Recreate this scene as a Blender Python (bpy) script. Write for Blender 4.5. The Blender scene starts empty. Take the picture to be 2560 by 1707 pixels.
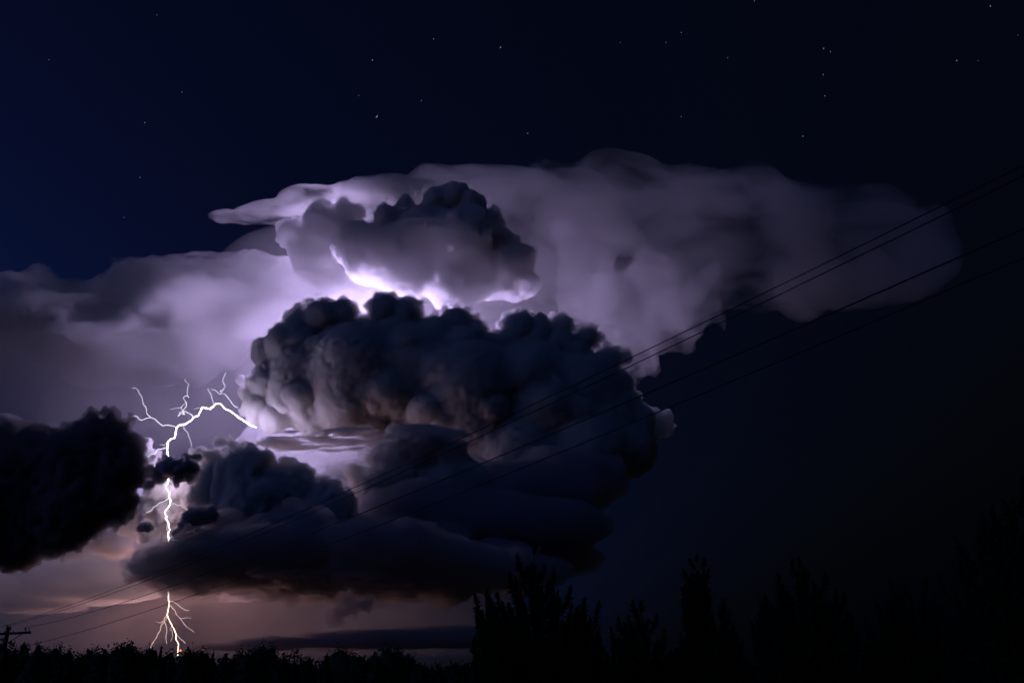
import bpy, math, random, time
import numpy as np
from mathutils import Vector
T0 = time.time()
sc = bpy.context.scene
COL = sc.collection

# ------------------------------------------------------------------ camera
W, H, F, HOR, EZ = 2560.0, 1707.0, 2217.0, 1715.0, 5.0
PITCH = math.atan((HOR - H / 2) / F)
CP, SP = math.cos(PITCH), math.sin(PITCH)
cd = bpy.data.cameras.new('camera')
cam = bpy.data.objects.new('camera', cd)
COL.objects.link(cam)
sc.camera = cam
cd.sensor_width = 36
cd.lens = 36 * F / W
cd.clip_start, cd.clip_end = 0.1, 400000
cam.location = (0, 0, EZ)
cam.rotation_euler = (math.pi / 2 + PITCH, 0, 0)

# ------------------------------------------------------------------ night sky
wd = bpy.data.worlds.new('World')
sc.world = wd
wd.use_nodes = True
wn = wd.node_tree
bg = wn.nodes['Background']
sky = wn.nodes.new('ShaderNodeTexSky')
sky.sky_type = 'NISHITA'
sky.sun_disc = False
sky.sun_elevation = math.radians(-6.0)
sky.sun_rotation = math.radians(-84)
sky.ozone_density = 3.2
sky.dust_density = 0.0
sky.air_density = 0.6
glow = wn.nodes.new('ShaderNodeMixRGB')          # faint even airglow of the night under the last twilight
glow.blend_type = 'ADD'
glow.inputs[0].default_value = 1.0
glow.inputs[2].default_value = (.00005, .00014, .0004, 1)
wn.links.new(sky.outputs[0], glow.inputs[1])
wn.links.new(glow.outputs[0], bg.inputs[0])
bg.inputs[1].default_value = 4.8

fill = bpy.data.lights.new('blue_fill', 'SUN')  # blue fill lamp added to lift the dark cloud fronts
fill.energy, fill.angle, fill.color = 0.10, math.radians(0.5), (.11, .28, 1.0)
fill_ob = bpy.data.objects.new('blue_fill', fill)
COL.objects.link(fill_ob)
fill_ob.rotation_euler = (math.radians(50), 0, math.radians(-35))

vs = sc.view_settings
vs.view_transform, vs.look, vs.exposure, vs.gamma = 'Standard', 'None', 0.0, 1.0
vs.use_curve_mapping = False
cy = sc.cycles
cy.max_bounces, cy.volume_bounces, cy.diffuse_bounces = 9, 7, 2
cy.glossy_bounces, cy.transmission_bounces, cy.transparent_max_bounces = 1, 2, 96
cy.use_denoising = True
cy.use_light_tree = False
cy.use_adaptive_sampling, cy.adaptive_threshold = True, 0.02
try:
    cy.denoiser = 'OPENIMAGEDENOISE'
except Exception:
    pass


# ------------------------------------------------------------------ helpers
def at(px, py, D):
    """The point of the plane y = D that photo pixel (px, py) looks at."""
    x, y = (px - W / 2) / F, (H / 2 - py) / F
    d = np.array((x, CP - y * SP, SP + y * CP))
    return d * (D / d[1]) + np.array((0, 0, EZ))


def mpp(py, D):
    return D / (CP - (H / 2 - py) / F * SP) / F


def tag(o, label=None, cat=None, group=None, kind=None):
    for k, v in (('label', label), ('category', cat), ('group', group), ('kind', kind)):
        if v:
            o[k] = v
    return o


def empty(name, loc):
    o = bpy.data.objects.new(name, None)
    COL.objects.link(o)
    o.location = loc
    o.empty_display_size = 1
    return o


def link(name, me, mat, parent=None):
    o = bpy.data.objects.new(name, me)
    COL.objects.link(o)
    if mat and not me.materials:
        me.materials.append(mat)
    if parent:
        o.parent = parent
    return o


def mesh_np(name, V, Q, smooth=True):
    V = np.ascontiguousarray(V, np.float32)
    Q = np.ascontiguousarray(Q, np.int32)
    me = bpy.data.meshes.new(name)
    me.vertices.add(len(V))
    me.vertices.foreach_set('co', V.ravel())
    me.loops.add(Q.size)
    me.loops.foreach_set('vertex_index', Q.ravel())
    me.polygons.add(len(Q))
    me.polygons.foreach_set('loop_start', np.arange(0, Q.size, Q.shape[1], dtype=np.int32))
    if smooth:
        me.polygons.foreach_set('use_smooth', np.ones(len(Q), bool))
    me.update()
    return me


def tube(pts, rad, n=6):
    """A tapered tube along pts: (vertices, quads), closed by pinched ends."""
    pts = np.asarray(pts, float)
    rad = np.broadcast_to(np.asarray(rad, float), (len(pts),))
    tan = np.gradient(pts, axis=0)
    tan /= np.linalg.norm(tan, axis=1)[:, None] + 1e-12
    up = np.array((0, 0, 1.0)) if abs(tan[:, 2]).mean() < .8 else np.array((0, 1.0, 0))
    a = np.cross(tan, up)
    a /= np.linalg.norm(a, axis=1)[:, None] + 1e-12
    b = np.cross(tan, a)
    th = np.linspace(0, 2 * math.pi, n, endpoint=False)
    V = (pts[:, None] + rad[:, None, None] * (np.cos(th)[None, :, None] * a[:, None] + np.sin(th)[None, :, None] * b[:, None])).reshape(-1, 3)
    Q = []
    for i in range(len(pts) - 1):
        for j in range(n):
            k = (j + 1) % n
            Q.append((i * n + j, i * n + k, (i + 1) * n + k, (i + 1) * n + j))
    return V, np.array(Q)


class Mesh:
    def __init__(self):
        self.V, self.Q, self.n = [], [], 0

    def add(self, V, Q):
        self.V.append(np.asarray(V, float))
        self.Q.append(np.asarray(Q) + self.n)
        self.n += len(V)
        return self

    def tube(self, pts, rad, n=6):
        return self.add(*tube(pts, rad, n))

    def box(self, c, s, rot=None):
        v = np.array([(x, y, z) for x in (-.5, .5) for y in (-.5, .5) for z in (-.5, .5)]) * np.array(s)
        if rot is not None:
            v = v @ np.array(rot).T
        return self.add(v + np.array(c), [(0, 1, 3, 2), (4, 6, 7, 5), (0, 4, 5, 1), (2, 3, 7, 6), (0, 2, 6, 4), (1, 5, 7, 3)])

    def build(self, name, mat, parent=None, smooth=True):
        V = np.concatenate(self.V)
        if parent:
            V = V - np.array(parent.location)
        return link(name, mesh_np(name, V, np.concatenate(self.Q), smooth), mat, parent)


def new_mat(name):
    m = bpy.data.materials.new(name)
    m.use_nodes = True
    m.node_tree.nodes.clear()
    return m, m.node_tree, m.node_tree.nodes.new('ShaderNodeOutputMaterial')


def emit_mat(name, col, strength):
    m, t, o = new_mat(name)
    e = t.nodes.new('ShaderNodeEmission')
    e.inputs[0].default_value = (*col, 1)
    e.inputs[1].default_value = strength
    t.links.new(e.outputs[0], o.inputs['Surface'])
    return m


def rough_mat(name, c1, c2, scale, rough=.85, bump=0.0):
    """A matt surface whose colour wanders between c1 and c2."""
    m, t, o = new_mat(name)
    p = t.nodes.new('ShaderNodeBsdfPrincipled')
    p.inputs['Roughness'].default_value = rough
    tc = t.nodes.new('ShaderNodeTexCoord')
    nz = t.nodes.new('ShaderNodeTexNoise')
    nz.inputs['Scale'].default_value = scale
    nz.inputs['Detail'].default_value = 4
    rp = t.nodes.new('ShaderNodeValToRGB')
    rp.color_ramp.elements[0].position, rp.color_ramp.elements[0].color = .3, (*c1, 1)
    rp.color_ramp.elements[1].position, rp.color_ramp.elements[1].color = .7, (*c2, 1)
    t.links.new(tc.outputs['Object'], nz.inputs['Vector'])
    t.links.new(nz.outputs['Fac'], rp.inputs[0])
    t.links.new(rp.outputs[0], p.inputs['Base Color'])
    if bump:
        b = t.nodes.new('ShaderNodeBump')
        b.inputs['Strength'].default_value = bump
        t.links.new(nz.outputs['Fac'], b.inputs['Height'])
        t.links.new(b.outputs[0], p.inputs['Normal'])
    t.links.new(p.outputs[0], o.inputs['Surface'])
    return m


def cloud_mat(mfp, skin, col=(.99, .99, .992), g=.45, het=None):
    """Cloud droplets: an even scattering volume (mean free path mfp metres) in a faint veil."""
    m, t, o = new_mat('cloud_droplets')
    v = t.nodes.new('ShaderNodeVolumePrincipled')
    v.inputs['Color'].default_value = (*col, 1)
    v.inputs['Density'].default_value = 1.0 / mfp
    v.inputs['Anisotropy'].default_value = g
    if het:                                              # wisps and pockets: (feature size in metres, sharpness window, stretch)
        tc = t.nodes.new('ShaderNodeTexCoord')
        mp = t.nodes.new('ShaderNodeMapping')
        mp.inputs['Scale'].default_value = (1 / het[0] / het[3][0], 1 / het[0] / het[3][1], 1 / het[0] / het[3][2])
        mp.inputs['Rotation'].default_value = (0, math.radians(het[4]), 0)
        nz = t.nodes.new('ShaderNodeTexNoise')
        nz.inputs['Scale'].default_value = 1.0
        nz.inputs['Detail'].default_value = 3.0
        nz.inputs['Roughness'].default_value = .55
        nz.inputs['Distortion'].default_value = .6
        mr = t.nodes.new('ShaderNodeMapRange')
        mr.interpolation_type = 'SMOOTHSTEP'
        mr.inputs['From Min'].default_value, mr.inputs['From Max'].default_value = het[1], het[2]
        mr.inputs['To Min'].default_value, mr.inputs['To Max'].default_value = .06 / mfp, 1.9 / mfp
        t.links.new(tc.outputs['Object'], mp.inputs['Vector'])
        t.links.new(mp.outputs[0], nz.inputs['Vector'])
        t.links.new(nz.outputs['Fac'], mr.inputs['Value'])
        t.links.new(mr.outputs[0], v.inputs['Density'])
    tr = t.nodes.new('ShaderNodeBsdfTransparent')
    df = t.nodes.new('ShaderNodeBsdfTranslucent')
    df.inputs[0].default_value = (*col, 1)
    mx = t.nodes.new('ShaderNodeMixShader')
    mx.inputs[0].default_value = skin
    t.links.new(tr.outputs[0], mx.inputs[1])
    t.links.new(df.outputs[0], mx.inputs[2])
    t.links.new(mx.outputs[0], o.inputs['Surface'])
    t.links.new(v.outputs[0], o.inputs['Volume'])
    return m


# ---- noise and level sets for the clouds
_lat = np.random.default_rng(11).uniform(-1, 1, (32, 32, 32)).astype(np.float32)


def vnoise(p):
    i = np.floor(p).astype(np.int32)
    f = (p - i).astype(np.float32)
    f = f * f * f * (f * (f * 6 - 15) + 10)
    i &= 31
    j = (i + 1) & 31
    x0, y0, z0, x1, y1, z1 = i[:, 0], i[:, 1], i[:, 2], j[:, 0], j[:, 1], j[:, 2]
    fx, fy, fz = f[:, 0], f[:, 1], f[:, 2]
    L = _lat
    a = L[x0, y0, z0] * (1 - fx) + L[x1, y0, z0] * fx
    b = L[x0, y1, z0] * (1 - fx) + L[x1, y1, z0] * fx
    c = L[x0, y0, z1] * (1 - fx) + L[x1, y0, z1] * fx
    d = L[x0, y1, z1] * (1 - fx) + L[x1, y1, z1] * fx
    return (a * (1 - fy) + b * fy) * (1 - fz) + (c * (1 - fy) + d * fy) * fz


def fbm(p, octv, gain=.5):
    s, a = 0, 1.0
    for k in range(octv):
        s = s + a * vnoise(p * 2.03 ** k + 7.3 * k)
        a *= gain
    return s


def surface_nets(S, o, h):
    nx, ny, nz = S.shape
    neg = S < 0
    c = np.zeros((nx - 1, ny - 1, nz - 1), np.uint8)
    for i in (0, 1):
        for j in (0, 1):
            for k in (0, 1):
                c += neg[i:nx - 1 + i, j:ny - 1 + j, k:nz - 1 + k]
    act = (c > 0) & (c < 8)
    idx = np.argwhere(act)
    num = np.full(act.shape, -1, np.int32)
    num[act] = np.arange(len(idx))
    acc = np.zeros((len(idx), 3), np.float32)
    cnt = np.zeros(len(idx), np.float32)
    offs = np.array([(i, j, k) for i in (0, 1) for j in (0, 1) for k in (0, 1)])
    vals = [S[idx[:, 0] + a, idx[:, 1] + b, idx[:, 2] + d] for a, b, d in offs]
    for p in range(8):
        for q in range(p + 1, 8):
            if np.abs(offs[p] - offs[q]).sum() != 1:
                continue
            m = (vals[p] < 0) != (vals[q] < 0)
            t = np.where(m, vals[p] / np.where(m, vals[p] - vals[q], 1), 0)[:, None]
            acc += np.where(m[:, None], offs[p] + (offs[q] - offs[p]) * t, 0)
            cnt += m
    V = (idx + acc / cnt[:, None]) * h + o
    Q = []
    for ax in range(3):
        sl = [slice(1, -1)] * 3
        sl[ax] = slice(0, -1)
        s2 = list(sl)
        s2[ax] = slice(1, None)
        a, b = neg[tuple(sl)], neg[tuple(s2)]
        e = np.argwhere(a != b)
        base = e.copy()
        for d in range(3):
            if d != ax:
                base[:, d] += 1
        u, v = ((1, 2), (2, 0), (0, 1))[ax]

        def g(du, dv):
            t = base.copy()
            t[:, u] -= du
            t[:, v] -= dv
            return num[t[:, 0], t[:, 1], t[:, 2]]
        q = np.stack([g(1, 1), g(0, 1), g(0, 0), g(1, 0)], 1)
        fl = ~a[e[:, 0], e[:, 1], e[:, 2]]
        q[fl] = q[fl][:, ::-1]
        Q.append(q)
    return V.astype(np.float32), np.concatenate(Q)


K = 2560.0 / 2352.0


def cloud(name, label, D, blobs, vox, mfp, skin=.06, levels=2, seed=1, ratio=(.30, .50), n=(10, 15), minr=3.0, join=0.0,
          amp=0.0, freq=0.01, octv=3, stretch=(1, 1, 1), jitter=.35, up=.25, g=.45, group=None, deep=1.0, col=(.99, .99, .992), face=1.1, cjoin=0.0, blur=True, het=None, bigkids=True):
    """One cloud. blobs: (x, y, rx[, ry[, depth shift in metres]]) in photo units (2352 wide); rounded heads sprout smaller
    heads `levels` times; join = soft union radius, amp = ragged displacement (both photo units)."""
    rng = np.random.default_rng(seed)
    el = []
    for b in blobs:
        x, y, rx = b[0] * K, b[1] * K, b[2] * K
        ry = (b[3] if len(b) > 3 and b[3] else b[2]) * K
        k = mpp(y, D)
        dy = b[4] if len(b) > 4 else rng.uniform(-jitter, jitter) * max(rx, ry) * k
        p = at(x, y, D + dy)
        el.append((*p, rx * k, deep * .5 * (rx + min(rx, 2 * ry)) * k, ry * k))
    cur = list(el)
    u = mpp(blobs[0][1] * K, D) * K
    for L in range(levels):
        nxt = []
        for (x, y, z, a, b, c) in cur:
            if L == 0 and not bigkids and a > 55 * u:
                continue
            for _ in range(rng.integers(*n)):
                d = rng.normal(size=3)
                d[2] += up
                d /= np.linalg.norm(d)
                if d[1] > .3 or d[1] < -face:
                    continue
                r = (a * b * c) ** (1 / 3) * rng.uniform(*ratio)
                if r < minr * u:
                    continue
                q = rng.uniform(.72, .95)
                nxt.append((x + d[0] * a * q, y + d[1] * b * q, z + d[2] * c * q, r, r, r))
        el += nxt
        cur = nxt
    nbase = len(blobs)
    el = np.array(el)
    h = vox * u
    am = amp * u
    pad = max(2.5 * h, join * u, cjoin * u, am * 1.9)
    lo = (el[:, :3] - el[:, 3:]).min(0) - pad - 2 * h
    hi = (el[:, :3] + el[:, 3:]).max(0) + pad + 2 * h
    nn = np.ceil((hi - lo) / h).astype(int) + 1
    BIG = pad + 4 * h
    S = np.full(nn, BIG, np.float32)
    ax = [(lo[i] + h * np.arange(nn[i])).astype(np.float32) for i in range(3)]
    for ie, e in enumerate(el):
        jn = (join if ie < nbase and e[3:].max() > 52 * u else min(join, 2 * cjoin) if ie < nbase else cjoin) * u
        c, r = e[:3], e[3:]
        a = np.maximum(0, np.floor((c - r - pad - lo) / h).astype(int))
        b = np.minimum(nn, np.ceil((c + r + pad - lo) / h).astype(int) + 1)
        X = (ax[0][a[0]:b[0], None, None] - c[0])
        Y = (ax[1][None, a[1]:b[1], None] - c[1])
        Z = (ax[2][None, None, a[2]:b[2]] - c[2])
        if r.max() - r.min() < 1e-3 * r.max():
            d = np.sqrt(X * X + Y * Y + Z * Z) - r[0]
        else:
            k0 = np.sqrt((X / r[0]) ** 2 + (Y / r[1]) ** 2 + (Z / r[2]) ** 2)
            k1 = np.sqrt((X / r[0] ** 2) ** 2 + (Y / r[1] ** 2) ** 2 + (Z / r[2] ** 2) ** 2) + 1e-9
            d = k0 * (k0 - 1) / k1
        sub = S[a[0]:b[0], a[1]:b[1], a[2]:b[2]]
        if jn > 0:
            hh = np.maximum(jn - np.abs(sub - d), 0) / jn
            sub[...] = np.minimum(sub, d) - hh * hh * jn * .25
        else:
            np.minimum(sub, d, out=sub)
    if am > 0:
        ii = np.argwhere(np.abs(S) < am * 1.8)
        P = (ii * h + lo) / u * freq / np.array(stretch) + seed * 3.7
        S[ii[:, 0], ii[:, 1], ii[:, 2]] += am * fbm(P, octv, .55)
    np.clip(S, -4 * h, 4 * h, out=S)
    for a_ in range(3 if blur else 0):
        P = S.copy()
        s0, s1, s2 = [slice(None)] * 3, [slice(None)] * 3, [slice(None)] * 3
        s0[a_], s1[a_], s2[a_] = slice(0, -2), slice(1, -1), slice(2, None)
        S[tuple(s1)] = (P[tuple(s0)] + 2 * P[tuple(s1)] + P[tuple(s2)]) / 4
    S[0], S[-1] = h, h
    S[:, 0], S[:, -1] = h, h
    S[:, :, 0], S[:, :, -1] = h, h
    V, Q = surface_nets(S, lo, h)
    base = np.array([*V[:, :2].mean(0), V[:, 2].min()])
    o = link(name, mesh_np(name, V - base, Q), cloud_mat(mfp, skin, col, g, het))
    o.location = base
    tag(o, label, 'cloud', group, 'thing')
    print('CLOUD', name, nn, len(el), 'quads', len(Q), round(time.time() - T0, 1))
    return o


def lamp(name, p, power, radius, col, parent=None):
    l = bpy.data.lights.new(name, 'POINT')
    l.energy, l.shadow_soft_size, l.color = power, radius, col
    o = bpy.data.objects.new(name, l)
    COL.objects.link(o)
    o.location = p
    if parent:
        o.parent = parent
        o.location = np.array(p) - np.array(parent.location)
    return o


# ------------------------------------------------------------------ ground
def ground():
    n = 64
    rr = np.concatenate([[0], np.geomspace(20, 90000, 30)])
    V, Q = [], []
    rng = np.random.default_rng(5)
    for i, r in enumerate(rr):
        for j in range(n):
            t = 2 * math.pi * j / n
            V.append((r * math.cos(t), r * math.sin(t), rng.uniform(-.15, .15) if 0 < i < 14 else -0.2))
    for i in range(len(rr) - 1):
        for j in range(n):
            k = (j + 1) % n
            Q.append((i * n + j, (i + 1) * n + j, (i + 1) * n + k, i * n + k))
    o = link('ground', mesh_np('ground', V, Q), rough_mat('field_grass', (.02, .03, .012), (.05, .055, .025), .35, .95, .4))
    tag(o, kind='structure')


ground()

# ------------------------------------------------------------------ clouds
UP = 'storm clouds lit by lightning'
cloud('cumulus_cloud', 'big dark billowing cumulus in the centre of the sky with bulging cauliflower tops', 14500,
      [(740, 735, 46), (785, 728, 40), (692, 748, 38), (606, 815, 30), (650, 795, 44), (885, 715, 40), (932, 728, 40), (960, 704, 16),
       (1048, 752, 46), (1088, 775, 36), (1005, 765, 40), (1195, 758, 42), (1240, 768, 38), (1290, 750, 28), (1345, 780, 32),
       (1398, 826, 32), (1434, 822, 18), (1425, 880, 30), (1445, 925, 30), (1472, 962, 34),
       (598, 796, 20), (615, 786, 15), (646, 756, 17), (638, 776, 16), (666, 730, 16), (688, 710, 16), (713, 698, 15), (738, 696, 14), (760, 699, 13), (788, 695, 15), (806, 709, 12), (812, 724, 10),
       (852, 707, 11), (862, 693, 12), (885, 684, 14), (907, 688, 11), (926, 694, 11), (946, 691, 13), (966, 696, 11), (1000, 721, 11), (1022, 712, 12), (1048, 710, 12), (1072, 712, 12),
       (1091, 731, 14), (1108, 750, 14), (1151, 747, 12), (1165, 728, 13), (1192, 721, 13), (1218, 727, 12), (1246, 731, 12), (1268, 726, 11), (1290, 726, 13), (1310, 740, 11), (1336, 752, 13),
       (1356, 755, 14), (1376, 777, 13), (1396, 797, 13), (1416, 803, 12), (1438, 810, 14), (1440, 828, 12), (1428, 852, 11), (1448, 892, 11), (1465, 914, 11), (1475, 937, 11),
       (700, 860, 88), (820, 845, 105), (950, 860, 120), (1080, 895, 118), (1220, 895, 120), (1330, 905, 96), (1385, 965, 80),
       (1250, 990, 120), (1100, 980, 110), (950, 940, 80), (800, 915, 85), (670, 905, 62), (612, 890, 40), (590, 935, 34), (630, 960, 36),
       (720, 945, 55), (1350, 1040, 100), (1190, 1050, 100), (1440, 1030, 70), (553, 874, 11), (558, 900, 12), (572, 905, 20), (860, 960, 50), (930, 985, 50), (780, 965, 36), (980, 960, 200, 120, 2400), (1260, 985, 190, 125, 2400),  # far-back blobs at the end: unseen, added to block the flash
       (1010, 800, 54), (1130, 812, 50), (1175, 790, 40), (1285, 800, 48), (765, 770, 44), (840, 778, 48), (905, 770, 48), (965, 770, 40), (1320, 815, 40), (1375, 850, 40), (690, 800, 50),
       (762, 868, 54, 44, -302), (885, 905, 54, 46, -460), (1012, 852, 54, 44, -446), (1120, 935, 54, 50, -504), (690, 915, 48, 38, -273), (935, 800, 52, 40, -345), (1215, 855, 54, 46, -446),
       (1325, 950, 54, 46, -345), (822, 795, 48, 36, -331), (1060, 800, 50, 38, -302), (1260, 930, 54, 46, -504), (985, 945, 54, 40, -403), (800, 935, 50, 34, -374), (1160, 840, 46, 36, -345), (735, 805, 44, 34, -230)],
      2.1, 32, .09, levels=2, seed=3, minr=2.6, ratio=(.24, .46), n=(20, 28), join=26, cjoin=0, face=.45, amp=2.2, freq=.08, octv=4, blur=False, bigkids=False, jitter=.25, group=UP)
cloud('cumulus_cloud', 'dark cumulus head above the flash with a bright gap along its lower edge', 18900,
      [(930, 472, 24), (890, 502, 32), (1000, 460, 34), (1045, 452, 36), (1085, 472, 34), (1120, 512, 36), (1160, 562, 32), (1195, 600, 36),
       (1213, 652, 30), (900, 560, 50), (980, 545, 75), (1070, 560, 85), (1150, 620, 62), (1000, 612, 60), (1100, 640, 55), (1180, 655, 38),
       (820, 535, 26), (852, 548, 36), (800, 565, 40), (850, 600, 56), (930, 640, 60), (1040, 660, 60)],
      2.3, 46, .08, levels=3, seed=5, minr=3.0, ratio=(.22, .44), n=(18, 26), join=24, cjoin=1, face=.40, amp=5, freq=.035, octv=5, blur=False, bigkids=False, group=UP)
cloud('cumulus_cloud', 'pale lit cumulus tower with a dark crest beside the bright flash', 21100,
      [(663, 530, 26), (700, 560, 46), (740, 520, 46), (790, 500, 36), (720, 610, 46), (775, 620, 62), (760, 560, 56), (830, 600, 62),
       (745, 480, 22), (790, 474, 20), (822, 486, 18), (850, 640, 60), (790, 680, 60), (880, 560, 50)],
      3.0, 90, .03, levels=3, seed=8, minr=4.5, ratio=(.26, .44), n=(14, 20), join=24, cjoin=2, face=.6, amp=6, freq=.035, octv=5, blur=False, group=UP)
cloud('anvil_cloud', 'wide soft anvil spreading over the storm to the dark side', 29000,
      [(985, 425, 62, 40), (1270, 470, 170, 62), (1120, 455, 170, 60), (1400, 484, 260, 64), (1650, 505, 260, 76), (1850, 535, 230, 85), (2000, 565, 170, 95),
       (2075, 610, 100, 80), (1700, 620, 250, 90), (1500, 640, 180, 110), (1350, 600, 150, 120), (1250, 560, 140, 120), (1950, 655, 150, 50), (1080, 560, 160, 110), (1100, 680, 160, 90)],
      9.0, 1050, .004, levels=1, seed=12, ratio=(.25, .4), n=(6, 9), minr=14, join=34, cjoin=34, amp=17, freq=.011, octv=4, stretch=(1.6, 1, 1), up=.1,
      deep=.8, het=(1900, .40, .66, (1.7, 1, 1.1), 10), group=UP)
cloud('cloud_wall', 'soft lilac cloud wall beside the right shoulder of the big cumulus', 23400,
      [(1490, 735, 105, 85), (1560, 728, 78, 50), (1430, 800, 80, 66), (1390, 700, 80, 80), (1500, 660, 110, 70), (1600, 720, 46, 40), (1470, 850, 40, 30)],
      5.0, 800, .004, levels=1, seed=17, ratio=(.25, .42), n=(7, 10), minr=9, join=26, cjoin=18, amp=24, freq=.02, octv=5, het=(1200, .36, .64, (1, 1, 1.6), 0), group=UP)
cloud('anvil_cloud', 'thin slanting streak of anvil under the blue sky', 22700,
      [(560, 502, 90, 10), (650, 484, 110, 18), (760, 460, 130, 26), (870, 445, 120, 34), (950, 450, 80, 44), (880, 490, 90, 40)],
      5.0, 200, .006, levels=0, seed=13, join=20, cjoin=20, amp=7, freq=.03, octv=4, stretch=(2, 1, 1), deep=.6, het=(900, .36, .64, (2.4, 1, .8), 14), group=UP)
cloud('cloud_deck', 'soft violet cloud deck sloping down to the blue sky beside the storm', 23600,
      [(40, 706, 190, 36), (-220, 716, 220, 40), (-240, 770, 240, 55), (250, 702, 150, 42), (340, 655, 100, 40), (440, 660, 130, 46), (560, 660, 130, 62), (650, 665, 90, 70), (480, 720, 190, 65),
       (630, 740, 120, 70), (180, 750, 220, 55), (720, 720, 110, 90), (300, 810, 260, 50)],
      6.0, 340, .004, levels=1, seed=14, ratio=(.25, .42), n=(7, 10), minr=12, join=30, cjoin=26, amp=20, freq=.016, octv=5, stretch=(1.6, 1, 1), het=(1400, .36, .64, (1.8, 1, .8), 20), group=UP)


cloud('cloud_veil', 'thin bright mist glowing round the flash behind the big cumulus', 18600,
      [(900, 655, 430, 190), (1150, 700, 400, 170), (660, 750, 230, 140)],
      16.0, 9000, .002, levels=0, seed=15, join=120, cjoin=60, amp=20, freq=.008, octv=3, deep=.42, group=UP)
cloud('cloud_veil', 'faint violet veil under the cloud deck behind the lightning forks', 23800,
      [(-60, 790, 260, 130), (200, 820, 260, 140), (420, 840, 220, 150), (560, 860, 130, 130), (250, 930, 320, 90), (330, 990, 260, 100)],
      14.0, 2200, .003, levels=0, seed=16, join=60, cjoin=60, amp=20, freq=.010, octv=3, deep=.5, group=UP)
cloud('cloud_column', 'dim hanging cloud folds under the middle of the anvil', 22300,
      [(1342, 590, 26, 60), (1384, 560, 30, 60), (1395, 640, 22, 60), (1300, 610, 18, 46), (1290, 540, 24, 40),
       (1440, 540, 26, 40), (1590, 680, 46, 26), (1640, 650, 30, 30)],
      5.0, 700, .006, levels=1, seed=21, ratio=(.3, .5), n=(6, 9), minr=8, join=20, cjoin=14, amp=16, freq=.03, octv=4, stretch=(1, 1, 2), group=UP)
cloud('cumulus_cloud', 'small pinkish lit cloud lump at the lower end of the big cumulus', 16600,
      [(1512, 965, 24), (1530, 958, 18), (1528, 985, 20), (1497, 985, 30), (1470, 990, 40), (1533, 948, 10), (1492, 950, 16), (1488, 940, 10)],
      2.2, 45, .04, levels=2, seed=22, minr=4, group=UP)
cloud('shade_cloud', 'broad murky cloud added far behind the low clouds to shade them', 18000,  # cloud added to keep the flash off the low clouds
      [(700, 1230, 420, 110), (250, 1255, 350, 85), (980, 1240, 330, 105), (-150, 1270, 260, 80)],
      9.0, 90, .03, levels=1, seed=18, ratio=(.2, .35), n=(9, 13), minr=10, join=30, cjoin=14, amp=12, freq=.02, octv=4, stretch=(2, 1, 1), group=UP)
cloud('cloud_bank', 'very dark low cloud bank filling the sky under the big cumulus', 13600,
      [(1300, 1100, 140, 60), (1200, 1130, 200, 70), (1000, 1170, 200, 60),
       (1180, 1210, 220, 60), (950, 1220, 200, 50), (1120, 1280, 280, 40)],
      6.0, 150, .03, levels=1, seed=23, ratio=(.2, .34), n=(8, 12), minr=9, join=24, cjoin=10, amp=14, freq=.022, octv=5, stretch=(2, 1, 1), up=.4, group=UP, col=(.80, .80, .85))  # col: shade put into the droplets to keep the bank dark
cloud('cumulus_cloud', 'dim low cumulus turrets below the flat base of the big cumulus', 12900,
      [(985, 1040, 48), (1025, 1050, 46), (905, 1060, 48), (870, 1050, 26), (945, 1080, 60), (1040, 1110, 70), (920, 1130, 60), (810, 1086, 20), (822, 1104, 24), (860, 1120, 40)],
      2.6, 45, .04, levels=3, seed=24, minr=4, join=20, cjoin=1, face=.35, amp=6, freq=.05, octv=5, blur=False, group=UP)
cloud('cloud_veil', 'pink lit cloud veil in the gap under the big cumulus', 16800,
      [(700, 1010, 130, 50), (800, 1040, 130, 60), (640, 1060, 110, 60), (760, 1100, 130, 60), (900, 1010, 90, 40)],
      8.0, 420, .02, levels=0, seed=25, join=30, cjoin=30, amp=14, freq=.02, octv=3, group=UP)
cloud('stratus_streak', 'thin dark cloud streak across the pink gap', 12600,
      [(640, 1020, 50, 3.5), (720, 1012, 90, 2.5), (850, 1004, 90, 2.5), (960, 998, 80, 6), (1030, 996, 50, 4)],
      2.6, 45, .05, levels=0, seed=26, join=6, cjoin=6, amp=2.5, freq=.05, octv=3, stretch=(3, 1, 1), deep=2, group=UP)

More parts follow.
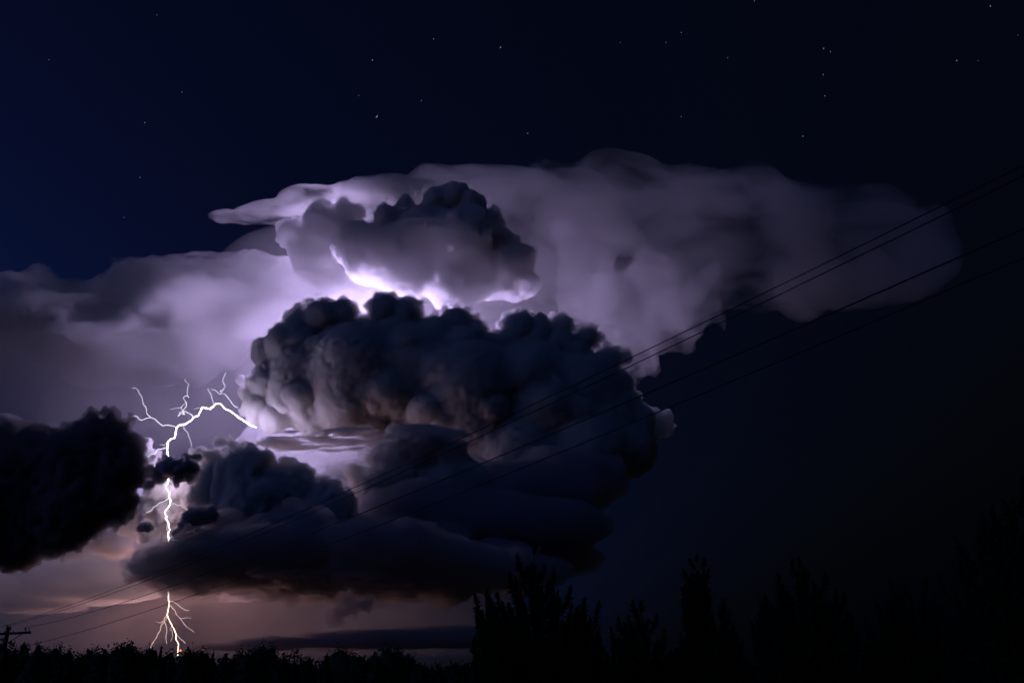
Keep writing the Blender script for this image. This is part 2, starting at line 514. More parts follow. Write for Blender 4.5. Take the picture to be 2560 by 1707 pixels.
LOW = 'low ragged clouds around the lightning bolt'
cloud('cumulus_cloud', 'broad dark cloud mound with a ragged crest behind the lower bolt', 12500,
      [(512, 1018, 22, 12), (540, 1022, 16, 8), (575, 1042, 20), (612, 1056, 22), (652, 1070, 20), (700, 1080, 14), (742, 1110, 22), (768, 1112, 14),
       (480, 1050, 50, 16), (560, 1095, 66), (650, 1140, 72), (500, 1105, 52), (720, 1165, 60), (590, 1180, 90), (460, 1150, 36), (760, 1180, 60), (500, 1195, 50)],
      2.5, 34, .04, levels=3, seed=31, minr=3.4, ratio=(.26, .44), join=20, cjoin=1, face=.35, amp=9, freq=.05, octv=5, blur=False, group=LOW)
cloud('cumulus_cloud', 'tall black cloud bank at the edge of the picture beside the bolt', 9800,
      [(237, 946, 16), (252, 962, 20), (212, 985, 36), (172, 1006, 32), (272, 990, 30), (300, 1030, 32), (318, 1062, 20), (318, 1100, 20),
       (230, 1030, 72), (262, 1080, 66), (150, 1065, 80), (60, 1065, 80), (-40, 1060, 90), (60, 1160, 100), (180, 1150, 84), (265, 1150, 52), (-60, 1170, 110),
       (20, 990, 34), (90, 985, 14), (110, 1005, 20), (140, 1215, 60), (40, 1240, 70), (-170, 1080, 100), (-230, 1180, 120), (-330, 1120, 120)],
      3.0, 48, .02, levels=3, seed=32, minr=3.6, ratio=(.26, .44), n=(14, 20), join=24, cjoin=1, face=.3, amp=12, freq=.05, octv=5, blur=False, group=LOW, col=(.58, .58, .62))  # col: droplets darkened so the bank reads as unlit
cloud('cloud_fragment', 'black ragged cloud scrap covering the bolt just under its forks', 11300,
      [(398, 1078, 34, 24), (432, 1074, 24, 20), (362, 1092, 22, 16), (420, 1092, 26, 18), (345, 1078, 10, 8), (448, 1052, 14, 7), (340, 1112, 14, 10)],
      1.6, 20, .05, levels=2, seed=33, col=(.82, .82, .86), minr=3, amp=7, freq=.06, octv=4, group=LOW)  # col: the scrap's shade is put into its droplet colour
cloud('cloud_fragment', 'dark cloud scrap beside the middle stretch of the bolt', 11300,
      [(452, 1188, 36, 18), (476, 1182, 24, 18), (430, 1204, 22, 14), (412, 1222, 14, 10)],
      1.7, 20, .05, levels=2, seed=34, col=(.82, .82, .86), minr=3, amp=6, freq=.06, octv=4, group=LOW)  # col: shade put into the droplet colour
cloud('cloud_fragment', 'small round black cloud scrap next to the bolt', 11300,
      [(332, 1211, 15, 12), (345, 1214, 9, 7), (322, 1190, 7, 5)],
      1.2, 18, .05, levels=2, seed=35, col=(.82, .82, .86), minr=2.5, amp=4, freq=.08, octv=4, group=LOW)  # col: droplets darkened in place of shade
cloud('cloud_fragment', 'pinkish lit ragged cloud behind the middle stretch of the bolt', 13300,
      [(365, 1130, 30, 34), (400, 1140, 40, 30), (440, 1120, 36, 26), (480, 1140, 40, 26), (345, 1170, 34, 30), (390, 1190, 40, 30), (420, 1215, 30, 24),
       (360, 1225, 40, 28), (300, 1200, 30, 30), (395, 1260, 40, 24), (350, 1265, 40, 20), (430, 1080, 30, 20), (350, 1060, 16, 26, 900), (335, 1030, 14, 22, 900)],
      2.2, 40, .05, levels=2, seed=36, minr=3, amp=11, freq=.055, octv=5, group=LOW)
cloud('cloud_fragment', 'pale rounded cloud patch under the black cloud bank', 14200,
      [(225, 1235, 60, 40), (270, 1220, 36, 34), (190, 1265, 50, 30), (280, 1260, 50, 30)],
      3.2, 80, .03, levels=2, seed=37, minr=6, join=8, cjoin=8, amp=6, freq=.03, octv=3, group=LOW)
cloud('stratus_cloud', 'long dark flat-based cloud layer hiding the bolt above the horizon', 12400,
      [(430, 1312, 110, 28), (560, 1306, 180, 42), (720, 1285, 220, 55), (900, 1290, 220, 55), (1040, 1305, 160, 45), (430, 1335, 90, 22), (560, 1340, 180, 20), (800, 1345, 200, 14),
       (1180, 1310, 120, 30), (650, 1366, 26, 12), (662, 1380, 13, 10)],
      4.6, 130, .02, levels=1, seed=38, ratio=(.25, .4), n=(8, 12), minr=5, join=10, cjoin=8, amp=17, freq=.045, octv=5, col=(.82, .82, .86), stretch=(2, 1, 1), deep=2.6, group=LOW)  # col: shade of the layer put into its droplets
cloud('stratus_cloud', 'dim grey cloud layer low beside the utility pole', 12800,
      [(60, 1320, 220, 22), (220, 1310, 150, 20), (330, 1330, 90, 18), (-150, 1330, 200, 30), (-380, 1340, 240, 40), (150, 1365, 220, 18), (40, 1390, 150, 14)],
      4.5, 220, .02, levels=1, seed=39, ratio=(.25, .4), n=(8, 12), minr=5, join=10, cjoin=10, amp=8, freq=.035, octv=4, stretch=(2, 1, 1), group=LOW)
cloud('cloud_fragment', 'peach lit cloud puff over the treetops beside the ground strike', 16600,
      [(262, 1425, 40, 18), (300, 1405, 40, 16), (235, 1440, 30, 12), (330, 1395, 24, 12), (375, 1388, 26, 9), (420, 1380, 24, 8)],
      2.4, 420, .02, levels=2, seed=40, minr=4, amp=6, freq=.05, octv=4, group=LOW)
cloud('cloud_fragment', 'dark torn cloud wisp hanging above the horizon glow', 10500,
      [(815, 1385, 46, 14), (790, 1405, 32, 12), (770, 1425, 20, 8), (850, 1380, 24, 10)],
      2.2, 120, .02, levels=1, seed=41, minr=4, amp=13, freq=.05, octv=5, col=(.82, .82, .86), group=LOW)  # col: the wisp's shade is put into its droplets
cloud('stratus_streak', 'low dark cloud bar lying just above the treetops', 11000,
      [(560, 1485, 130, 5), (720, 1476, 180, 12), (900, 1466, 220, 20), (1080, 1462, 200, 22)],
      4.0, 170, .02, levels=0, seed=42, col=(.82, .82, .86), join=10, cjoin=10, amp=6, freq=.03, octv=4, stretch=(3, 1, 1), deep=1.5, group=LOW)  # col: droplets darkened to stand for the bar's shade
cloud('rain_veil', 'dim pink rain veil along the horizon behind the ground strike', 17000,
      [(-100, 1450, 300, 70), (-420, 1450, 300, 70), (150, 1440, 250, 80), (400, 1440, 250, 85), (650, 1440, 250, 80), (900, 1430, 250, 80), (1060, 1430, 180, 60), (500, 1380, 300, 50), (900, 1375, 300, 45)],
      12.0, 1300, .006, levels=0, seed=43, join=40, cjoin=40, amp=16, freq=.012, octv=3, stretch=(1, 1, 2), deep=.7, group=LOW)

# ------------------------------------------------------------------ lightning
FLASH = (.68, .53, 1.0)
lamp('cloud_flash', at(826 * K, 875 * K, 19900), 1.75e9, 100, FLASH)
lamp('cloud_flash', at(735 * K, 545 * K, 23000), 1.6e8, 150, FLASH)
lamp('cloud_flash', at(1140 * K, 520 * K, 22600), 1.6e7, 120, FLASH)
lamp('cloud_flash', at(1320 * K, 850 * K, 19900), 1.1e8, 100, FLASH)

BOLT = 12700.0


def bolt_depth(y):
    """The channel leans away from us towards the cumulus it leaves."""
    return BOLT + 1500 * min(1, max(0, (1230 - y) / 190)) + 1500 * min(1, max(0, (y - 1340) / 150))
CORE = emit_mat('lightning_core', (1.0, .93, .99), 8)
WARM = emit_mat('lightning_low', (1.0, .66, .46), 5)
FORK = emit_mat('lightning_fork', (.86, .82, 1.0), 1.2)
FORKW = emit_mat('lightning_low_fork', (1.0, .70, .66), .75)
bolt = empty('lightning_bolt', at(447, 1700, BOLT))
tag(bolt, 'branching white lightning bolt striking down from the cumulus to the treetops', 'lightning')


def strike(name, pts, r0, r1, mat, dep=0.0, seed=0, jag=.55):
    """A jagged channel through photo pixels pts; r0, r1 radii in photo pixels."""
    rng = np.random.default_rng(seed + 100)
    P = [at(x, y, bolt_depth(y) + dep * (i / max(1, len(pts) - 1))) for i, (x, y) in enumerate(pts)]
    out = [P[0]]
    k = mpp(1100, BOLT)
    for a, b in zip(P[:-1], P[1:]):
        L = np.linalg.norm(b - a)
        m = max(1, int(L / (3.2 * k)))
        for i in range(1, m + 1):
            q = a + (b - a) * i / m
            if i < m:
                q = q + rng.normal(size=3) * jag * k
            out.append(q)
    return Mesh().tube(out, np.linspace(r0, r1, len(out)) * k * (1 + rng.uniform(-.35, .35, len(out))), 6).build(name, mat, bolt)


strike('main_channel', [(640, 1068), (624.6, 1061.6), (615, 1055), (605, 1048.5), (595.5, 1043), (586, 1035), (575.6, 1027), (561.8, 1021), (551, 1009), (539, 1009.5), (525.8, 1022.5), (506, 1018),
                        (496, 1038.6), (484, 1043), (476, 1051.6), (465, 1060), (447, 1063), (441.6, 1069), (438.6, 1087.6), (436, 1094.5), (427, 1096.8), (420, 1105), (418, 1124),
                        (419.4, 1138), (425, 1150)], 1.6, 1.5, CORE)
strike('main_channel', [(425, 1150), (428, 1175), (421, 1195), (419.6, 1209), (415, 1214.5), (416, 1222), (424.7, 1230), (423, 1238), (423.7, 1245), (427, 1252), (423.7, 1263.5), (413.5, 1275.7),
                        (413, 1284), (417.6, 1290.5), (413.5, 1295), (419.6, 1303), (422.7, 1310), (423, 1318.6), (424.7, 1323.7), (420.6, 1332), (424, 1370), (417, 1410), (423, 1450), (420.6, 1492)],
       1.1, 1.0, CORE, seed=1)
strike('main_channel', [(420.6, 1492), (422.7, 1507.5), (420.6, 1521), (417.6, 1537), (429.8, 1560.6), (439.5, 1582), (440.5, 1588), (440, 1598), (446.6, 1608.6), (444, 1640), (447, 1698)],
       .95, .7, WARM, seed=2)
FK = [
    ([(441.6, 1067.7), (430, 1064), (418, 1062), (407, 1064.6), (393.4, 1054), (388.8, 1047.8), (378, 1044), (367, 1044.7), (355, 1050), (347.5, 1047.8), (343.6, 1041), (336, 1040), (324.5, 1044), (316.8, 1051.6), (308, 1050)], 1.3, .9),
    ([(378, 1044), (369, 1036), (365.8, 1029.4), (367, 1025.6), (364, 1015.6), (359.7, 1012.6), (356.6, 1002), (355, 992.7), (347.5, 982), (345, 975), (339.8, 969.7), (330.6, 970.5)], 1.0, .5),
    ([(482, 1041.7), (479, 1036), (471.5, 1032.5), (463, 1028), (457, 1029.4), (458.5, 1024), (465, 1017), (466, 1006.5), (458.5, 995.7), (461.5, 990.4), (468.4, 988.8), (467.6, 975.8), (471.5, 959.8), (462, 951), (463, 946)], 1.3, .4),
    ([(468.4, 989), (473, 993.4)], .9, .7),
    ([(457, 1029.4), (453, 1018), (460, 1010), (466, 1004)], .9, .4),
    ([(453, 1018), (444, 1020), (434.7, 1021), (425.5, 1022.5)], .7, .4),
    ([(457, 1029.4), (447.7, 1031), (448.5, 1035.5), (444, 1041)], 1.0, .8),
    ([(458.5, 1031), (462, 1035.5), (453, 1033), (448.5, 1038.6)], 1.2, .9),
    ([(534, 1008), (529, 992.7), (526.6, 983.5), (521, 977), (519.7, 969.7)], .9, .4),
    ([(594.7, 1018), (586, 1015.6), (574, 998.8), (563, 985), (554, 982.7), (550, 977), (557, 975.8), (563, 965), (557, 954), (559.5, 941), (564, 932)], 1.1, .6),
    ([(554, 982.7), (550, 985.8), (538.8, 975.8), (527, 972.8)], .8, .4),
    ([(460, 1064.6), (460, 1072), (470, 1081.5), (471.5, 1090.7), (477.6, 1104.5), (479, 1116.7)], .8, .4),
    ([(418, 1117.5), (404, 1122), (395, 1122), (388, 1133.5), (378, 1136), (369.7, 1142.7)], 1.3, 1.1),
    ([(418.6, 1105), (408.7, 1113.6), (405.6, 1111), (399.5, 1112)], .8, .4),
    ([(505, 1019.5), (493, 1020), (485, 1023)], .6, .3),
    ([(421.6, 1245.6), (413.5, 1251), (405, 1255), (399, 1256), (392, 1263.5), (383, 1266.5), (380, 1273.7), (375.7, 1277.8), (365.5, 1281)], .9, .6),
    ([(427, 1256), (438, 1259), (448, 1264.5), (455, 1260)], .5, .3),
    ([(418.6, 1309), (417, 1321.6), (419.6, 1332)], .6, .5)]
for i, (p, a, b) in enumerate(FK):
    strike('fork', p, a, b, FORK, dep=(-1) ** i * 250, seed=10 + i, jag=.4)
FW = [
    ([(421, 1509), (424.7, 1512.7), (428.8, 1515), (434, 1522), (439, 1528), (442, 1537), (451, 1545), (456, 1552.4), (461.4, 1559.6), (465.5, 1565.7), (475.7, 1572), (486, 1579)], 1.1, .4),
    ([(451, 1544), (461.4, 1545), (468.6, 1542.8), (477.8, 1544.8)], .6, .3),
    ([(422, 1500), (432, 1503), (442, 1508.6), (448, 1514), (457.3, 1520.8), (465.5, 1525), (472.7, 1524.4)], 1.0, .7),
    ([(416, 1538), (410.4, 1545), (411, 1553.5), (403, 1561.6), (401, 1571.8), (398, 1579.5), (394.6, 1583), (391, 1593), (380, 1607.5), (372, 1640)], 1.1, .9),
    ([(411.4, 1553.5), (415.5, 1564.7), (417, 1577), (415, 1588), (415.5, 1600), (416.5, 1608.6)], .9, .6),
    ([(410.4, 1549), (402, 1556), (397, 1555.5), (389, 1552.4)], .8, .4),
    ([(429.8, 1564.7), (426.7, 1570.8), (430.8, 1577), (432, 1592), (425.7, 1602.4)], .8, .5),
    ([(443, 1587), (450, 1595), (458.4, 1601), (463, 1607)], .8, .6),
    ([(417, 1541), (415, 1547), (411, 1551)], .8, .6)]
for i, (p, a, b) in enumerate(FW):
    strike('fork', p, a, b, FORKW, dep=(-1) ** i * 250, seed=40 + i, jag=.4)
for (x, y, pw, c) in ((596, 1078, 1.8e7, (.76, .62, 1.0)), (700, 1112, .6e7, (.76, .62, 1.0)), (480, 1045, 1.0e7, (.76, .62, 1.0)), (420, 1110, 1.2e7, (.82, .62, 1.0)), (420, 1200, .6e7, (.88, .64, .92)),
                      (418, 1290, .6e7, (.98, .62, .74)), (425, 1550, 6.5e7, (1, .48, .46))):
    lamp('channel_glow', at(x, y, bolt_depth(y) + (150 if x == 596 else 500 if x == 700 else 900 if y > 1500 else 0)), pw, 25, c, bolt)

# ------------------------------------------------------------------ stars
def star_mesh():
    V = np.array([(1, 0, 0), (-1, 0, 0), (0, 1, 0), (0, -1, 0), (0, 0, 1), (0, 0, -1)], float)
    T = [(0, 2, 4), (2, 1, 4), (1, 3, 4), (3, 0, 4), (2, 0, 5), (1, 2, 5), (3, 1, 5), (0, 3, 5)]
    return V, np.array(T)


ST = [(1886, 3, 1.5, 0, ''), (2476, 16, 2.2, 0, 'warm white star near the top corner above the wires'), (2059, 122, 2.0, 0, 'brighter star of the close pair high over the anvil'),
      (2076, 130, 1.6, 0, 'fainter star of the close pair high over the anvil'), (1819, 145, 1.2, 0, ''), (2058, 187, 1.6, 1, 'blue star below the close pair'),
      (2392, 152, 2.0, 1, 'bright blue star in the dark side of the sky'), (2445, 152, 1.0, 0, ''), (2062, 240, 1.5, 0, ''), (2007, 341, 1.7, 1, 'blue star nearest above the anvil'), (2545, 89, 1.0, 0, ''),
      (455, 231, 1.3, 0, ''), (362, 307, 1.6, 0, 'star in the blue sky over the cloud deck'), (350, 444, 1.4, 0, ''), (931, 151, 1.9, 0, 'star straight above the brightest star'),
      (942, 292, 3.0, 0, 'brightest white star in the blue sky above the storm'), (1084, 98, 1.5, 0, ''), (1251, 119, 2.1, 0, 'bright star at the top middle of the sky'), (1053, 252, 1.3, 1, ''),
      (1319, 334, 1.5, 0, ''), (897, 240, 1.0, 0, ''), (122, 150, 1.2, 0, ''), (392, 38, 1.2, 0, ''), (1703, 82, 1.4, 0, ''), (1665, 107, 1.3, 0, ''), (1551, 107, 1.1, 0, ''), (1703, 292, 1.2, 0, ''), (310, 544, 1.0, 0, '')]
smats = [emit_mat('starlight', (1.0, .95, .9), .2), emit_mat('blue_starlight', (.35, .55, 1.0), .35)]
sv, st = star_mesh()
sme = [mesh_np('star', sv, st, False), mesh_np('star', sv, st, False)]
NTH = ('first second third fourth fifth sixth seventh eighth ninth tenth eleventh twelfth thirteenth fourteenth fifteenth sixteenth seventeenth eighteenth nineteenth '
       'twentieth twenty-first twenty-second twenty-third twenty-fourth twenty-fifth twenty-sixth twenty-seventh twenty-eighth twenty-ninth thirtieth thirty-first thirty-second '
       'thirty-third thirty-fourth thirty-fifth thirty-sixth thirty-seventh thirty-eighth').split()
rank = {p: i for i, p in enumerate(sorted((q[0], q[1]) for q in ST))}
for (x, y, r, c, lab) in ST:
    o = link('star', sme[c], smats[c])
    D = 90000
    k = mpp(y, D)
    o.location = at(x, y, D)
    o.scale = (r * k * .62, r * k * .62, r * k * 1.5)
    o.rotation_euler = (0, math.radians(25), 0)
    tag(o, lab or f'faint small star, {NTH[rank[(x, y)]]} of the stars counted from the blue side', 'star', 'stars in the clear sky')

# ------------------------------------------------------------------ utility pole and wires
WOOD = rough_mat('pole_wood', (.05, .035, .025), (.10, .075, .055), 6, .9, .3)
GLASS = rough_mat('insulator_porcelain', (.10, .06, .05), (.14, .09, .08), 3, .3)
METAL = rough_mat('dark_metal', (.06, .06, .065), (.09, .09, .09), 4, .5)
CABLE = rough_mat('weathered_cable', (.03, .03, .032), (.05, .05, .05), 2, .7)
PD = 50.0
pb = at(19.5, 1575, PD)
pole = empty('utility_pole', (pb[0], PD, 0))
tag(pole, 'wooden utility pole with one crossarm rising out of the dark trees', 'utility pole')
Mesh().tube([(pb[0], PD, -.5), (pb[0], PD, 4), (pb[0], PD, 7.95), (pb[0], PD, 8.0)], [.14, .125, .10, .02], 12).build('post', WOOD, pole)
ca, cb = at(-38, 1586, PD - .15), at(77, 1580, PD - .15)
d = (cb - ca) / np.linalg.norm(cb - ca)
rot = np.stack([d, np.array((0, 1, 0)), np.cross(d, (0, 1, 0))], 1)
Mesh().box((ca + cb) / 2, (np.linalg.norm(cb - ca), .10, .12), rot).build('crossarm', WOOD, pole, False)
for ex, ey in ((55, 1584), (-17, 1588)):
    Mesh().tube([at(19.5, 1606, PD - .14), at(ex, ey, PD - .2)], .022, 6).build('brace', METAL, pole)


def insulator(x, y0, y1, r, D):
    a, b = at(x, y0, D), at(x, y1, D)
    t = np.array((0, .12, .3, .34, .55, .6, .8, .86, 1.0))
    rr = np.array((.25, .25, .3, 1.0, .9, .5, .85, .7, .15)) * r
    Mesh().tube([a + (b - a) * u for u in t], rr, 10).build('insulator', GLASS, pole)


insulator(19, 1573, 1561, .05, PD)
insulator(27, 1579, 1561.5, .035, PD - .15)
insulator(33, 1581, 1574, .035, PD - .15)
insulator(11, 1582, 1576, .035, PD - .15)
insulator(64, 1578, 1568, .055, PD - .15)
insulator(72.5, 1578, 1568, .035, PD - .15)
WR = [((-27.12, 50, 8.09), (20.996, -4.703, 14.83), 1.218, 'topmost power line climbing from the utility pole'),
      ((-26.89, 50, 8.09), (17.301, -1.45, 13.6), 1.111, 'second power line just under the topmost one'),
      ((-26.02, 50, 7.97), (16.196, -7.176, 10.78), 1.019, 'third power line running from the crossarm end'),
      ((-26.45, 50, 6.91), (14.493, -1.005, 11.174), .844, 'lowest power line of the four')]
for p0, p1, sag, lab in WR:
    t = np.linspace(-.02, 1, 90)[:, None]
    p0, p1 = np.array(p0), np.array(p1)
    P = p0 + (p1 - p0) * t
    P[:, 2] -= 4 * sag * t[:, 0] * (1 - t[:, 0])
    me = Mesh().tube(P - p0, .0095, 6)
    o = link('power_line', mesh_np('power_line', np.concatenate(me.V), np.concatenate(me.Q)), CABLE)
    o.location = p0
    tag(o, lab, 'power line', 'power lines crossing the sky')

# ------------------------------------------------------------------ trees
BARK = rough_mat('bark', (.035, .026, .02), (.07, .055, .045), 5, .95, .4)
LEAF = rough_mat('leaves', (.025, .045, .015), (.055, .08, .03), 1.5, .7)
NEEDLE = rough_mat('needles', (.02, .04, .018), (.045, .07, .03), 2.5, .7)
TL = 'tree line along the horizon'
PL = 'young pines on the dark side'


def leaf_quads(rng, C, size):
    """Quads of random tilt round the points C."""
    n = len(C)
    a = rng.normal(size=(n, 3))
    a /= np.linalg.norm(a, axis=1)[:, None]
    b = np.cross(a, rng.normal(size=(n, 3)))
    b /= np.linalg.norm(b, axis=1)[:, None]
    s = size * rng.uniform(.6, 1.3, (n, 1))
    a, b = a * s, b * s * .6
    V = np.stack([C - a, C - b * .9, C + a, C + b], 1).reshape(-1, 3)
    return V, np.arange(4 * n).reshape(-1, 4)


def broadleaf(x, top, hw, label, D, seed, cone=False, loose=0):
    rng = np.random.default_rng(seed)
    k = mpp(1650, D)
    p = at(x, top, D)
    hgt, r = p[2], hw * k * 1.3
    root = empty('broadleaf_tree', (p[0], D, 0))
    tag(root, label, 'tree', TL)
    base = np.array((p[0], D, 0))
    ch = hgt * (.93 if not loose else .7)
    tr = Mesh().tube([base + (0, 0, -.3), base + (rng.uniform(-.2, .2), 0, hgt * .4), base + (rng.uniform(-.4, .4), 0, hgt * .85)], [hgt * .022, hgt * .016, hgt * .004], 7)
    m = 2600 if not loose else 1500

    def crown(v, u):
        lump = 1 + .26 * vnoise(v * 2.1 + seed * 5.3) + .20 * vnoise(v * 4.6 + seed * 2.7) + (.3 * vnoise(v * 6 + seed) if loose else 0)
        P = v * u * lump[:, None]
        if cone:
            P[:, :2] *= 1.2 * (1.25 - 1.1 * np.clip((P[:, 2:] + 1) / 2, 0, 1))
        P[:, 2] *= ch * .5
        P[:, :2] *= r
        return P
    v = rng.normal(size=(m, 3))
    v /= np.linalg.norm(v, axis=1)[:, None]
    C = crown(v, rng.uniform(.72, 1.04, (m, 1)))
    lift = hgt - np.percentile(C[:, 2], 99.9)
    th, ph = np.meshgrid(np.linspace(0, 6.2832, 18, endpoint=False), np.linspace(.05, math.pi - .05, 11), indexing='ij')
    sv = np.stack([np.cos(th) * np.sin(ph), np.sin(th) * np.sin(ph), np.cos(ph)], -1).reshape(-1, 3)
    core = crown(sv, .86 if not loose else .4)
    cq = [(a * 11 + b, ((a + 1) % 18) * 11 + b, ((a + 1) % 18) * 11 + b + 1, a * 11 + b + 1) for a in range(18) for b in range(10)]
    C = C + base + (0, 0, lift)
    core = core + base + (0, 0, lift)
    if loose:
        C = C[vnoise((C - base) * 1.1 + seed) > -.12]
    for i in range(7):
        c = C[rng.integers(len(C))]
        tr.tube([base + (0, 0, max(.2 * hgt, .55 * c[2])), (base + c) / 2 + (0, 0, c[2] * .42), c], [hgt * .009, hgt * .006, hgt * .002], 5)
    Mesh().add(core, cq).add(*leaf_quads(rng, C, .24)).build('crown', LEAF, root, False)
    tr.build('trunk', BARK, root)


BT = [(2, 1594, 30, 1, 'leafy tree behind the utility pole'), (40, 1604, 22, 0, ''), (66, 1605, 13, 2, 'small round tree sticking up next to the utility pole'), (100, 1606, 26, 1, 'wide low tree right of the utility pole'),
      (140, 1606, 28, 0, ''), (168, 1620, 20, 0, ''), (198, 1630, 24, 0, ''), (228, 1612, 24, 1, ''), (256, 1612, 26, 0, ''), (290, 1608, 22, 0, ''), (316, 1601, 28, 1, 'tallest rounded tree left of the ground strike'),
      (345, 1618, 22, 0, ''), (376, 1610, 26, 1, 'bushy tree just left of the ground strike'), (404, 1616, 22, 0, ''), (428, 1620, 22, 0, ''), (475, 1612, 22, 1, 'pointed tree just right of the red light'), (505, 1615, 24, 0, ''),
      (534, 1626, 20, 0, ''), (566, 1634, 18, 0, ''), (590, 1631, 16, 0, ''), (618, 1614, 26, 1, ''), (645, 1618, 22, 0, ''), (670, 1604, 28, 1, 'broad tree below the torn cloud scrap at the horizon'), (707, 1631, 20, 0, ''), (742, 1613, 24, 3, 'spindly tree with gaps between its branches'),
      (772, 1642, 14, 0, ''), (816, 1634, 24, 0, ''), (862, 1607, 34, 1, 'domed tree standing free against the pink horizon'), (900, 1632, 20, 0, ''), (923, 1640, 18, 0, ''), (946, 1631, 20, 1, ''), (984, 1607, 30, 1, 'last tall broadleaf tree before the dark pines'),
      (1018, 1632, 22, 0, ''), (1050, 1652, 20, 0, ''), (1074, 1658, 16, 0, ''), (1100, 1652, 14, 3, ''), (1140, 1650, 26, 0, ''), (1170, 1652, 24, 0, '')]
for i, (x, y, hw, kd, lab) in enumerate(BT):
    D = 150 + 14 * ((i * 7) % 5)
    broadleaf(x, y, hw, lab or f'dark leafy tree, {NTH[i]} along the tree line counted from the utility pole', D, 200 + i, cone=i in (13, 17, 26), loose=kd == 3)


def far_wood():
    """The wood behind the tree line: crowns that merge into one uneven mass."""
    rng = np.random.default_rng(77)
    C = []
    for x in np.arange(-160, 2720, 15.0):
        D = rng.uniform(235, 330)
        y = 1667 + 9 * math.sin(x * .013) + 6 * math.sin(x * .041 + 1) + rng.uniform(-9, 8)
        p = at(x, y, D)
        r = rng.uniform(2.2, 3.6)
        m = 150
        v = rng.normal(size=(m, 3))
        v /= np.linalg.norm(v, axis=1)[:, None]
        c = v * r * rng.uniform(.5, 1.05, (m, 1))
        c[:, 2] = c[:, 2] * rng.uniform(1.0, 1.5) + p[2] - r
        C.append(c + (p[0], D, 0))
        m = 150                                          # lower storeys down to the ground
        C.append(np.stack([p[0] + rng.uniform(-3.2, 3.2, m), D + rng.uniform(-2, 2, m), rng.uniform(0, max(1, p[2] - r), m)], 1))
    C = np.concatenate(C)
    V, Q = leaf_quads(rng, C, .78)
    o = link('forest', mesh_np('forest', V, Q, False), LEAF)
    tag(o, 'dark wood behind the tree line merging into one black mass', 'forest', kind='stuff')


far_wood()


def pine(x, top, label, D, tips, seed, shoots=130, candle=.8, fat=1.0):
    """A young pine seen as a sheaf of up-curving shoots. tips: photo pixels along the outline of its crown."""
    rng = np.random.default_rng(seed)
    p = at(x, top, D)
    hgt = p[2]
    base = np.array((p[0], D, 0.0))
    root = empty('pine_tree', tuple(base))
    tag(root, label, 'tree', PL)
    tr = Mesh().tube([base + (0, 0, -.3), base + (.05, 0, hgt * .5), base + (0, 0, hgt * .95)], [hgt * .02, hgt * .012, .015], 8)
    T = np.array([at(a, b, D) for a, b in sorted(tips + [(x, top)])])
    xs, zs = T[:, 0], T[:, 2]
    hw = max(xs[-1] - base[0], base[0] - xs[0])
    ends = [(q[0], base[1] + rng.uniform(-.35, .35) * hw, q[2], 1.0) for q in T]
    for i in range(int(shoots * 1.6)):
        a = rng.uniform(xs[0] - .15, xs[-1] + .15)
        z = np.interp(a, xs, zs) * rng.uniform(.0, 1.0) ** .42 * .94
        room = math.sqrt(max(.05, 1 - ((a - base[0]) / (hw + .2)) ** 2)) * hw
        ends.append((a, base[1] + rng.uniform(-1, 1) * room, max(z, .7), rng.uniform(.6, 1.0)))
    Vn = []
    for (a, b, z, w) in ends:
        e = np.array((a, b, z))
        dd = math.hypot(a - base[0], b - base[1])
        z0 = max(.15, z - .9 * dd - rng.uniform(.5, 1.1) * candle)
        f0 = base + (0, 0, z0)
        k1 = f0 + (e - f0) * .55
        k1[2] = z0 + .30 * (z - z0)
        k2 = f0 + (e - f0) * .92
        k2[2] = z0 + .66 * (z - z0)
        P = np.array([f0, k1, k2, e + rng.normal(size=3) * (.05, .05, 0)])
        tr.tube(P, np.array((.03, .022, .014, .005)), 5)
        seg = np.linalg.norm(np.diff(P, axis=0), axis=1)
        L = seg.sum()
        cum = np.concatenate([[0], np.cumsum(seg)]) / L
        m = int(85 * L) + 55
        u = rng.uniform(.2, 1, m) ** .75
        C = np.stack([np.interp(u, cum, P[:, j]) for j in range(3)], 1)
        tn = np.stack([np.interp(np.minimum(1, u + .03), cum, P[:, j]) - np.interp(u - .03, cum, P[:, j]) for j in range(3)], 1)
        tn /= np.linalg.norm(tn, axis=1)[:, None] + 1e-9
        toend = (1 - u[:, None]) * L
        dr = rng.normal(size=(m, 3))
        dr = dr / np.linalg.norm(dr, axis=1)[:, None] + tn * (.7 + 1.4 * np.exp(-toend / .25))
        dr /= np.linalg.norm(dr, axis=1)[:, None]
        ln = rng.uniform(.16, .55, (m, 1)) * fat * w * (.38 + .62 * np.clip(toend / .7, 0, 1))
        sd = np.cross(dr, rng.normal(size=(m, 3)))
        sd /= np.linalg.norm(sd, axis=1)[:, None] + 1e-9
        Vn.append(np.stack([C - sd * .040, C + sd * .040, C + dr * ln], 1).reshape(-1, 3))
    Vn = np.concatenate(Vn)
    Mesh().add(Vn, np.arange(len(Vn)).reshape(-1, 3)).build('crown', NEEDLE, root, False)
    tr.build('trunk', BARK, root)


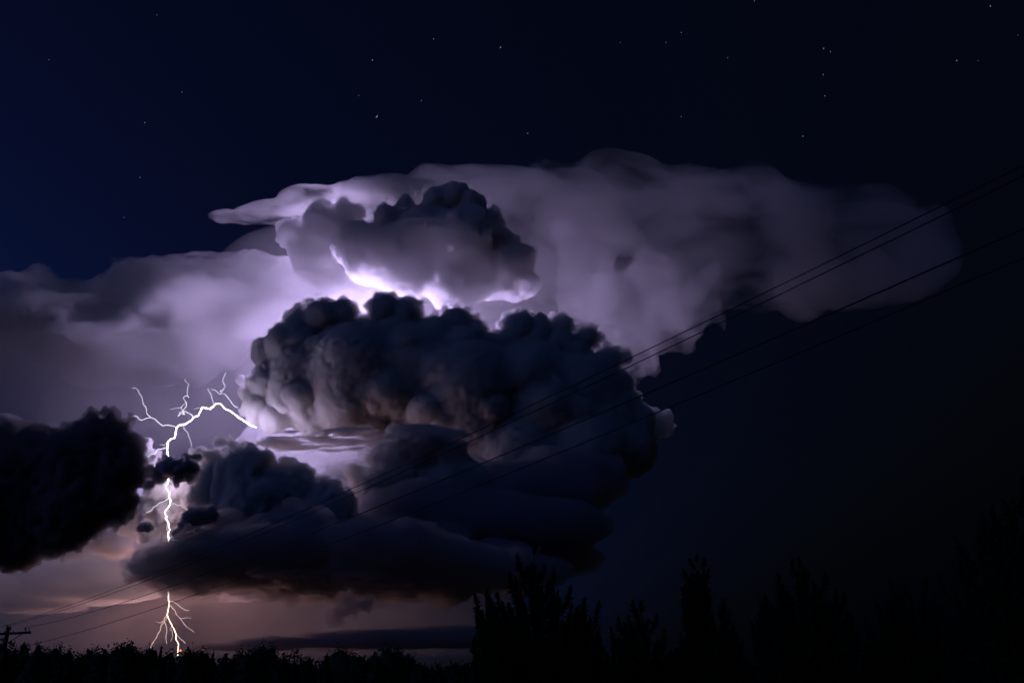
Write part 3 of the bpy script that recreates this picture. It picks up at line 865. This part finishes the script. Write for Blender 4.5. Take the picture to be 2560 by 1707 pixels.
pine(1335, 1366, 'tallest middle pine with several candle tips at the end of the tree line', 48,
     [(1180, 1600), (1190, 1489), (1202, 1530), (1215, 1467), (1227, 1500), (1240, 1479), (1258, 1510), (1275, 1440), (1295, 1395), (1306, 1450), (1316, 1420), (1346, 1440), (1358, 1411), (1372, 1455), (1385, 1427),
      (1405, 1490), (1426, 1467), (1445, 1520), (1460, 1500), (1475, 1545), (1491, 1510), (1502, 1600)], 301, 190)
pine(1603, 1503, 'short bushy pine between the candle-tipped pine and the narrow column tree', 52, [(1515, 1620), (1530, 1570), (1548, 1540), (1562, 1556), (1578, 1504), (1590, 1540), (1620, 1545), (1642, 1535), (1662, 1575), (1690, 1620)], 302, 90)
pine(1742, 1388, 'narrow column-shaped evergreen with a rounded top', 50, [(1702, 1600), (1706, 1470), (1714, 1425), (1726, 1400), (1758, 1400), (1768, 1425), (1775, 1470), (1780, 1600)], 303, 150, .3, 1.1)
pine(1808, 1500, 'small cone-shaped evergreen beside the column tree', 50, [(1765, 1640), (1785, 1560), (1798, 1520), (1820, 1525), (1835, 1565), (1862, 1640)], 304, 90)
pine(2006, 1390, 'wide pine with three upright tips right of the column tree', 46,
     [(1868, 1640), (1882, 1550), (1898, 1500), (1915, 1488), (1930, 1470), (1947, 1434), (1960, 1460), (1977, 1400), (1990, 1430), (2022, 1420), (2036, 1470), (2056, 1428), (2072, 1480), (2092, 1488), (2110, 1540), (2135, 1600)], 305, 170)
pine(2273, 1446, 'pine between the three-tipped pine and the huge one', 46, [(2170, 1620), (2188, 1510), (2211, 1452), (2225, 1500), (2245, 1490), (2260, 1470), (2295, 1450), (2310, 1490), (2335, 1500), (2365, 1560), (2380, 1640)], 306, 130)
pine(2518, 1208, 'huge black pine at the edge of the picture under the wires', 38,
     [(2380, 1600), (2390, 1460), (2403, 1340), (2420, 1390), (2436, 1310), (2447, 1278), (2462, 1330), (2480, 1270), (2497, 1255), (2535, 1240), (2550, 1290), (2575, 1300), (2620, 1350), (2680, 1500)], 307, 260)

# ------------------------------------------------------------------ red light on a mast among the trees
mp = at(451, 1625, 420)
mast = empty('radio_mast', (mp[0], 420, 0))
tag(mast, 'slim mast with a red warning light among the treetops under the strike', 'mast')
Mesh().tube([(mp[0], 420, -.3), (mp[0], 420, mp[2] * .5), (mp[0], 420, mp[2] - .4)], [.16, .12, .08], 8).build('pole', METAL, mast)
zz = np.array((-.42, -.38, -.15, .15, .35, .42))
Mesh().tube([(mp[0], 420, mp[2] + u) for u in zz], np.array((.1, .34, .40, .40, .28, .03)), 10).build('lamp_glass', emit_mat('red_warning_light', (1.0, .16, .08), 3.0), mast)
lamp('warning_light', (mp[0], 418.5, mp[2]), 8, .1, (1, .15, .06), mast)
print('BUILT', round(time.time() - T0, 1))
